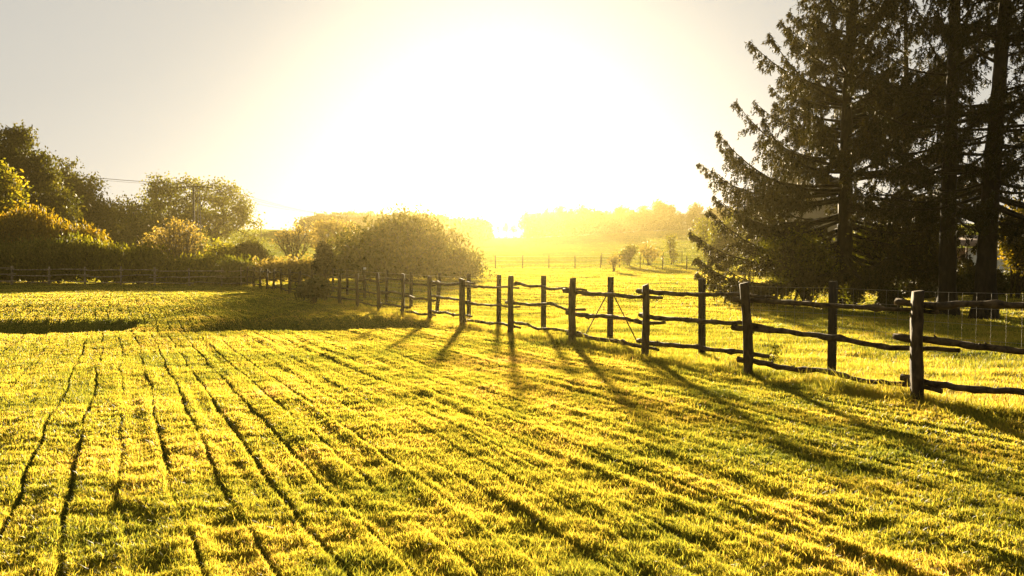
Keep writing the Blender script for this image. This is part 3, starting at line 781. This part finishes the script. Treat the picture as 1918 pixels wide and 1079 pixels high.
    np_obj('crown', V, np.arange(N * 3).reshape(-1, 3), M['spruce'], root, tt)
    return root

S1Y = 26.5
spruce('big spruce with sweeping branches and straight trunk, leftmost of the tall spruces', xat(1578, S1Y), S1Y, 15.6, 5.3, 1.9, 101, lean=(.012, 0), rt=.30, tint0=.6, bare=.02,
       dens=1.0, boughs=((3.2, 6.3), (3.4, 5.6), (2.95, 5.9), (3.9, 5.2)), prof=lambda f: float(np.interp(f, [0, .18, .37, .64, 1], [1, .97, .78, .42, .04])))
spruce('spruce with a straight dark trunk, second of the tall spruces from the left', xat(1773, 21.6), 21.6, 17, 3.8, 3.4, 102, lean=(.010, 0), rt=.24, bare=.46, hang=1.2, tint0=.35, dens=.42)
spruce('rightmost tall spruce in front, trunk flared at the foot and leaning right', xat(1845, 20.2), 20.2, 16.5, 3.5, 3.4, 103, lean=(.052, .02), rt=.27, bare=.52, hang=1.3, tint0=.3, dens=.38)
spruce('slimmer spruce standing behind and between the two big right hand trunks', xat(1690, 33), 33, 17.5, 4.2, 4.2, 104, lean=(0, 0), rt=.2, bare=.75, hang=1.1, tint0=.35, dens=.22)
spruce('spruce at the right edge of the photo, mostly cut off', xat(1985, 26), 26, 17, 4.2, 3.2, 105, lean=(0, 0), rt=.26, bare=.6, hang=1.2, tint0=.3, dens=.34)

# understorey below the spruces
px_tree('leafy_shrub', 'brown twigged leafy shrub left of the big spruce trunk', 'shrub', 1512, 26,
        [(1520, 490, 46, 36), (1490, 520, 40, 26), (1535, 530, 28, 30), (1500, 460, 40, 30), (1450, 470, 36, 26)], n_tips=420, per=26, leaf=.062, clump=.2, rt=.035, leafm='yellowgreen', barkm='bark', seed=21, stems=12, shell=.5, tint0=.25, rtip=.006)
px_tree('leafy_shrub', 'small shrub with bright rimmed leaves right of the big spruce trunk', 'shrub', 1602, 25,
        [(1600, 548, 18, 18), (1608, 535, 14, 16)], n_tips=90, per=22, leaf=.065, clump=.11, rt=.02, leafm='yellowgreen', seed=22, stems=5, tint0=.15, rtip=.005)
px_tree('hazel_shrub', 'broad dark hazel like shrub arching between the first two spruce trunks', 'shrub', 1665, 27,
        [(1640, 472, 46, 32), (1690, 480, 44, 32), (1620, 452, 40, 26), (1690, 450, 50, 30)], n_tips=420, per=26, leaf=.085, clump=.24, rt=.04, leafm='yellowgreen', seed=23, stems=6, shell=.5, tint0=.12, rtip=.007)
px_tree('leafy_shrub', 'reddish brown leaved shrub at the right edge behind the rightmost trunk', 'shrub', 1905, 30,
        [(1895, 440, 24, 44), (1915, 470, 30, 40), (1930, 420, 40, 50)], n_tips=260, per=34, leaf=.09, clump=.25, rt=.05, leafm='gold', seed=24, stems=5, tint0=.2)
px_tree('leafy_shrub', 'low dark rounded shrub at the right edge beside the conical hedge trees', 'shrub', 1900, 33,
        [(1905, 530, 26, 24), (1880, 538, 18, 18)], n_tips=140, per=60, leaf=.08, clump=.18, rt=.03, leafm='olive', seed=25, stems=5)

# thujas
th = [(1668, 16, 545, 24, 'small rounded conifer at the left end of the dark conical row'), (1716, 26, 505, 30, 'broad dark conical thuja beside the small rounded one'), (1738, 17, 490, 30, 'tall slim conical thuja left of the second spruce trunk'),
      (1764, 17, 494, 31, 'conical thuja peeping out directly behind the second spruce trunk'), (1792, 15, 490, 31.5, 'conical thuja just right of the second spruce trunk'), (1814, 14, 488, 32, 'slender conical thuja midway between second and rightmost spruce trunks'),
      (1838, 15, 496, 32, 'conical thuja hidden half behind the rightmost spruce trunk'), (1866, 15, 505, 32, 'conical thuja right of the rightmost spruce trunk, near the wall')]
pro = None
for i, (p, hw, ty, Y, lb) in enumerate(th):
    x = xat(p, Y); H = (503 - ty) / F * Y + CAMZ - gz(x, Y); W = hw / F * Y
    if i == 0:
        make_tree('ball_thuja', lb, 'tree', x, Y, [(0, H * .5, W, H * .5)], n_tips=170, per=70, leaf=.05, clump=.07, rt=.04, leafm='thuja', seed=30, elong=3, shell=.3, minz=.02, up=2)
        continue
    if pro is None:
        pro = make_tree('conical_thuja', lb, 'tree', x, Y, [(0, .42, .36, .42), (0, .85, .34, .45), (0, 1.3, .25, .4), (0, 1.65, .13, .35)], n_tips=420, per=60, leaf=.05, clump=.07, rt=.04, leafm='thuja', seed=31, elong=3, up=3, shell=.3, minz=.02, trunk_h=.3)
        o = pro
    else:
        o = copy_tree(pro); o['label'] = lb; o.location = (x, Y, gz(x, Y))
    o.scale = (W / .36, W / .36, H / 2.0); o['group'] = 'dark conical thujas behind the spruces'; o.rotation_euler = (0, 0, i * 1.3)

# ------------------------------------------------------------------ buildings behind the trees
def house(x, y, rz, W, D, hw, hr):
    z = gz(x, y) - .2
    root = thing('country_house', 'pale country house with steep roof mostly hidden behind the big spruce', 'house', (x, y, z)); root.rotation_euler = (0, 0, rz)
    mb = MB(); v = [(-W / 2, -D / 2, 0), (W / 2, -D / 2, 0), (W / 2, D / 2, 0), (-W / 2, D / 2, 0), (-W / 2, -D / 2, hw), (W / 2, -D / 2, hw), (W / 2, D / 2, hw), (-W / 2, D / 2, hw), (0, -D / 2, hr), (0, D / 2, hr)]
    mb.add(v, [np.array([(0, 1, 5, 4), (1, 2, 6, 5), (2, 3, 7, 6), (3, 0, 4, 7)]), np.array([(4, 5, 8), (6, 7, 9)])]); mb.build('wall', M['plaster'], root)
    mb = MB()
    for s in (-1, 1):
        e = .45; dx, dz = W / 2 + e, (hr - hw) * (1 + e / (W / 2)); n = np.array([s * (hr - hw), 0, W / 2]); n = n / np.linalg.norm(n) * .16
        a = np.array([[s * dx, -D / 2 - .4, hr - dz], [s * dx, D / 2 + .4, hr - dz], [0, D / 2 + .4, hr], [0, -D / 2 - .4, hr]]) + [0, 0, .03]
        b = a + n; b[2:, 0] = 0; 
        mb.add(np.vstack([a, b]), np.array([(0, 1, 2, 3), (4, 5, 6, 7), (0, 1, 5, 4), (1, 2, 6, 5), (2, 3, 7, 6), (3, 0, 4, 7)]))
    rf = mb.build('roof', M['tile'], root)
    m = MB(); m.box((W * .18, D * .1, hr - .1), (.5, .5, 1.2)); m.build('chimney', M['brick'], rf)
    for (wx, wz) in ((-W * .25, 1.5), (W * .25, 1.5), (0, hw + 1.0)):
        m = MB()
        for (ox, oz, sx, sz) in ((-.5, 0, .09, 1.3), (.5, 0, .09, 1.3), (0, .6, .91, .09), (0, -.6, .91, .09), (0, 0, .05, 1.1)): m.box((wx + ox, -D / 2 - .03, wz + oz), (sx, .08, sz))
        f = m.build('window', M['sheet'], root)
        m = MB(); m.box((wx, -D / 2 - .01, wz), (.9, .03, 1.1)); m.build('pane', M['glass'], f)
    m = MB(); m.box((W * .02, -D / 2 - .03, 1.05), (.95, .06, 2.1)); m.build('door', M['brick'], root)
house(xat(1478, 74), 74, math.radians(-21), 8.6, 9, 5.9, 10.2)

def shed(x, y, W, D, h):
    z = gz(x, y) - .1
    root = thing('garden_shed', 'low shed with white corrugated wall sheets glimpsed between the right spruce trunks', 'shed', (x, y, z))
    n = 60; xs = np.linspace(-W / 2, -W / 2 + 2.6, n); ys = -D / 2 + .03 * np.sin(np.arange(n) * 1.25)
    V = np.concatenate([np.stack([xs, ys, np.full(n, .8)], -1), np.stack([xs, ys, np.full(n, h)], -1)])
    i = np.arange(n - 1); m = MB(); m.add(V, np.stack([i, i + 1, i + 1 + n, i + n], -1)); m.build('corrugated_sheet', M['sheet'], root)
    m = MB(); m.box((-W / 2 + 1.3, -D / 2 + .15, h / 2), (2.6, .1, h)); m.box((W / 2 - (W - 2.6) / 2, -D / 2 + .1, h / 2), (W - 2.6, .12, h)); m.box((-W / 2 + .06, .1, h / 2), (.12, D - .3, h)); m.box((W / 2 - .06, .2, h / 2), (.12, D - .3, h)); m.box((0, D / 2, h / 2), (W, .12, h)); m.build('wall', M['brick'], root)
    m = MB(); v = [(-W / 2 - .3, -D / 2 - .4, h + .02), (W / 2 + .3, -D / 2 - .4, h + .02), (W / 2 + .3, D / 2 + .3, h + .8), (-W / 2 - .3, D / 2 + .3, h + .8)]
    v = v + [(a, b, c + .1) for a, b, c in v]; m.add(v, np.array([(0, 1, 2, 3), (4, 5, 6, 7), (0, 1, 5, 4), (1, 2, 6, 5), (2, 3, 7, 6), (3, 0, 4, 7)])); m.build('roof', M['tile'], root)
    m = MB(); m.box((W / 2 - 1.6, -D / 2 + .02, 1.0), (.9, .05, 1.9)); d = m.build('door', M['tile'], root)
sx0 = xat(1812, 38); shed(sx0 + 3.2, 40, 6.4, 4, (503 - 466) / F * 38 + CAMZ - gz(sx0 + 3, 38) + .1)

# ------------------------------------------------------------------ utility poles and lines
def lattice_pole(px, Y, ytop):
    x = xat(px, Y); z = gz(x, Y); H = (503 - ytop) / F * Y + CAMZ - z
    root = thing('utility_pole', 'utility pole with latticed column and long curved crossarm in front of the domed tree', 'utility pole', (x, Y, z))
    m = MB(); m.tube([(-.28, 0, -.2), (-.2, 0, H)], [.17, .11], 8); m.build('pole', M['concrete'], root)
    m = MB()
    for s in (.22, .52): m.tube([(s + .1, 0, 0), (s - .02 if s > .3 else s, 0, H - .2)], [.05, .035], 5)
    zz = np.arange(.3, H - .4, .42)
    for i, q in enumerate(zz): m.tube([(.28 if i % 2 else .58, 0, q), (.56 if i % 2 else .26, 0, q + .42)], [.022, .022], 4)
    m.build('lattice', M['concrete'], root)
    hw = 34 / F * Y
    m = MB(); u = np.linspace(-1, 1, 13); m.tube(np.stack([u * hw, 0 * u, H - .25 + .22 * np.cos(u * math.pi / 2) ** .5 * (1 - .0 * u)], -1), .05 + .03 * (1 - np.abs(u)), 6); arm = m.build('crossarm', M['bark'], root)
    ends = []
    for s in (-.95, 0., .95):
        m = MB(); zb = H - .25 + .22 * max(0, math.cos(s * math.pi / 2)) ** .5
        m.tube([(s * hw, 0, zb), (s * hw, 0, zb + .15), (s * hw, 0, zb + .2), (s * hw, 0, zb + .34)], [.025, .03, .07, .05], 7); m.build('insulator', M['concrete'], arm)
        ends.append(Vector((x + s * hw, Y, z + zb + .34)))
    return ends
ends = lattice_pole(368, 78, 350)
for e, nm, dy in zip(ends, ('nearest to the left end of the crossarm', 'carried at the middle of the crossarm', 'hanging from the right end of the crossarm'), (0, -5, -9)):
    a = at(-260, 262 + dy * -.6, 60); a.x += e.x * .04
    b = at(700, 400 - dy * .3, 190)
    def cat(p, q, sag, n=24):
        return [tuple(p + (q - p) * t - Vector((0, 0, sag * 4 * t * (1 - t)))) for t in np.linspace(0, 1, n)]
    m = MB(); P = cat(a, e, .7) + cat(e, b, 1.6)[1:]
    m.tube(P, [.013] * 24 + [.02] * 23, 4); o = m.build('power_line', M['bark'], None)
    tag(o, 'thin overhead power line ' + nm, 'power line', 'power lines on the utility pole')
for px, Y, ty, lb in ((490, 150, 414, 'thin short pole on the skyline right of the domed tree'), (571, 120, 415, 'thin pole standing above the small misty tree'), (716.5, 115, 391, 'thin pole tip rising above the wooded knoll')):
    x = xat(px, Y); z = gz(x, Y); H = (503 - ty) / F * Y + CAMZ - z
    root = thing('wooden_pole', lb, 'pole', (x, Y, z))
    m = MB(); m.tube([(0, 0, -.2), (0, 0, H)], [.13, .08], 6); m.build('pole', M['bark'], root)
    m = MB(); m.tube([(-.35, 0, H - .3), (.35, 0, H - .3)], [.04, .04], 4); m.build('crossarm', M['bark'], root)

# ------------------------------------------------------------------ stones, weed
def stone(px, Y, s, seed, label):
    g = np.random.default_rng(seed); import bmesh
    bm = bmesh.new(); bmesh.ops.create_icosphere(bm, subdivisions=3, radius=1)
    off = g.uniform(0, 50, 3)
    for v in bm.verts:
        n = v.co.copy(); k = .75 + .5 * float(fbm(n.x * 1.3 + off[0], n.y * 1.3 + n.z * 1.7 + off[1], seed, 3))
        v.co = Vector((n.x * s[0], n.y * s[1], n.z * s[2])) * k
    me = bpy.data.meshes.new('stone'); bm.to_mesh(me); bm.free(); me.materials.append(M['rock'])
    o = bpy.data.objects.new('stone', me); link(o); x = xat(px, Y); o.location = (x, Y, gz(x, Y) + s[2] * .35); tag(o, label, 'stone', 'stones in the ditch')
stone(47, 17.7, (.40, .25, .26), 1, 'larger grey stone in the left ditch hollow, the left one of the pair')
stone(76, 18.0, (.36, .25, .20), 2, 'flatter grey stone in the left ditch hollow, the right one of the pair')

def weed(px, Y):
    g = np.random.default_rng(3); x = xat(px, Y); z = gz(x, Y); root = thing('weed_plant', 'spindly dry weed standing in the meadow behind the fence right of the knotty post', 'plant', (x, Y, z))
    P, R, T = [], [], []
    for k in range(6):
        a = g.uniform(-.25, .35); h = g.uniform(.2, .42); u = np.linspace(0, 1, 4)[:, None]
        pl = np.array([a * h, g.normal(0, .05), h]) * u + np.array([.06, 0, 0]) * u ** 2; P.append(pl); R.append(np.linspace(.006, .002, 4)); T += [pl[2], pl[3], pl[1]]
    V, Q = tubes(np.array(P), np.array(R), 4); np_obj('stems', V, Q, M['bark'], root, np.full(len(V), .5))
    V, Q, t = leaf_cloud(np.array(T), 5, .025, .03, g); np_obj('leaves', V, Q, M['olive'], root, t)
weed(1447, 10.8)

# ------------------------------------------------------------------ haze
def haze():
    m, N, L = newmat('morning_haze')
    v = N.new('ShaderNodeVolumePrincipled'); v.inputs['Density'].default_value = HAZE_DENSITY; v.inputs['Anisotropy'].default_value = HAZE_G
    v.inputs['Color'].default_value = HAZE_COL
    o = N.new('ShaderNodeOutputMaterial'); L.new(v.outputs[0], o.inputs['Volume'])
    mb = MB(); mb.box((0, 0, 11.8), (720, 720, 29)); b = mb.build('haze', m); tag(b, 'golden morning haze filling the air over the meadow', 'haze', kind='stuff')
haze()
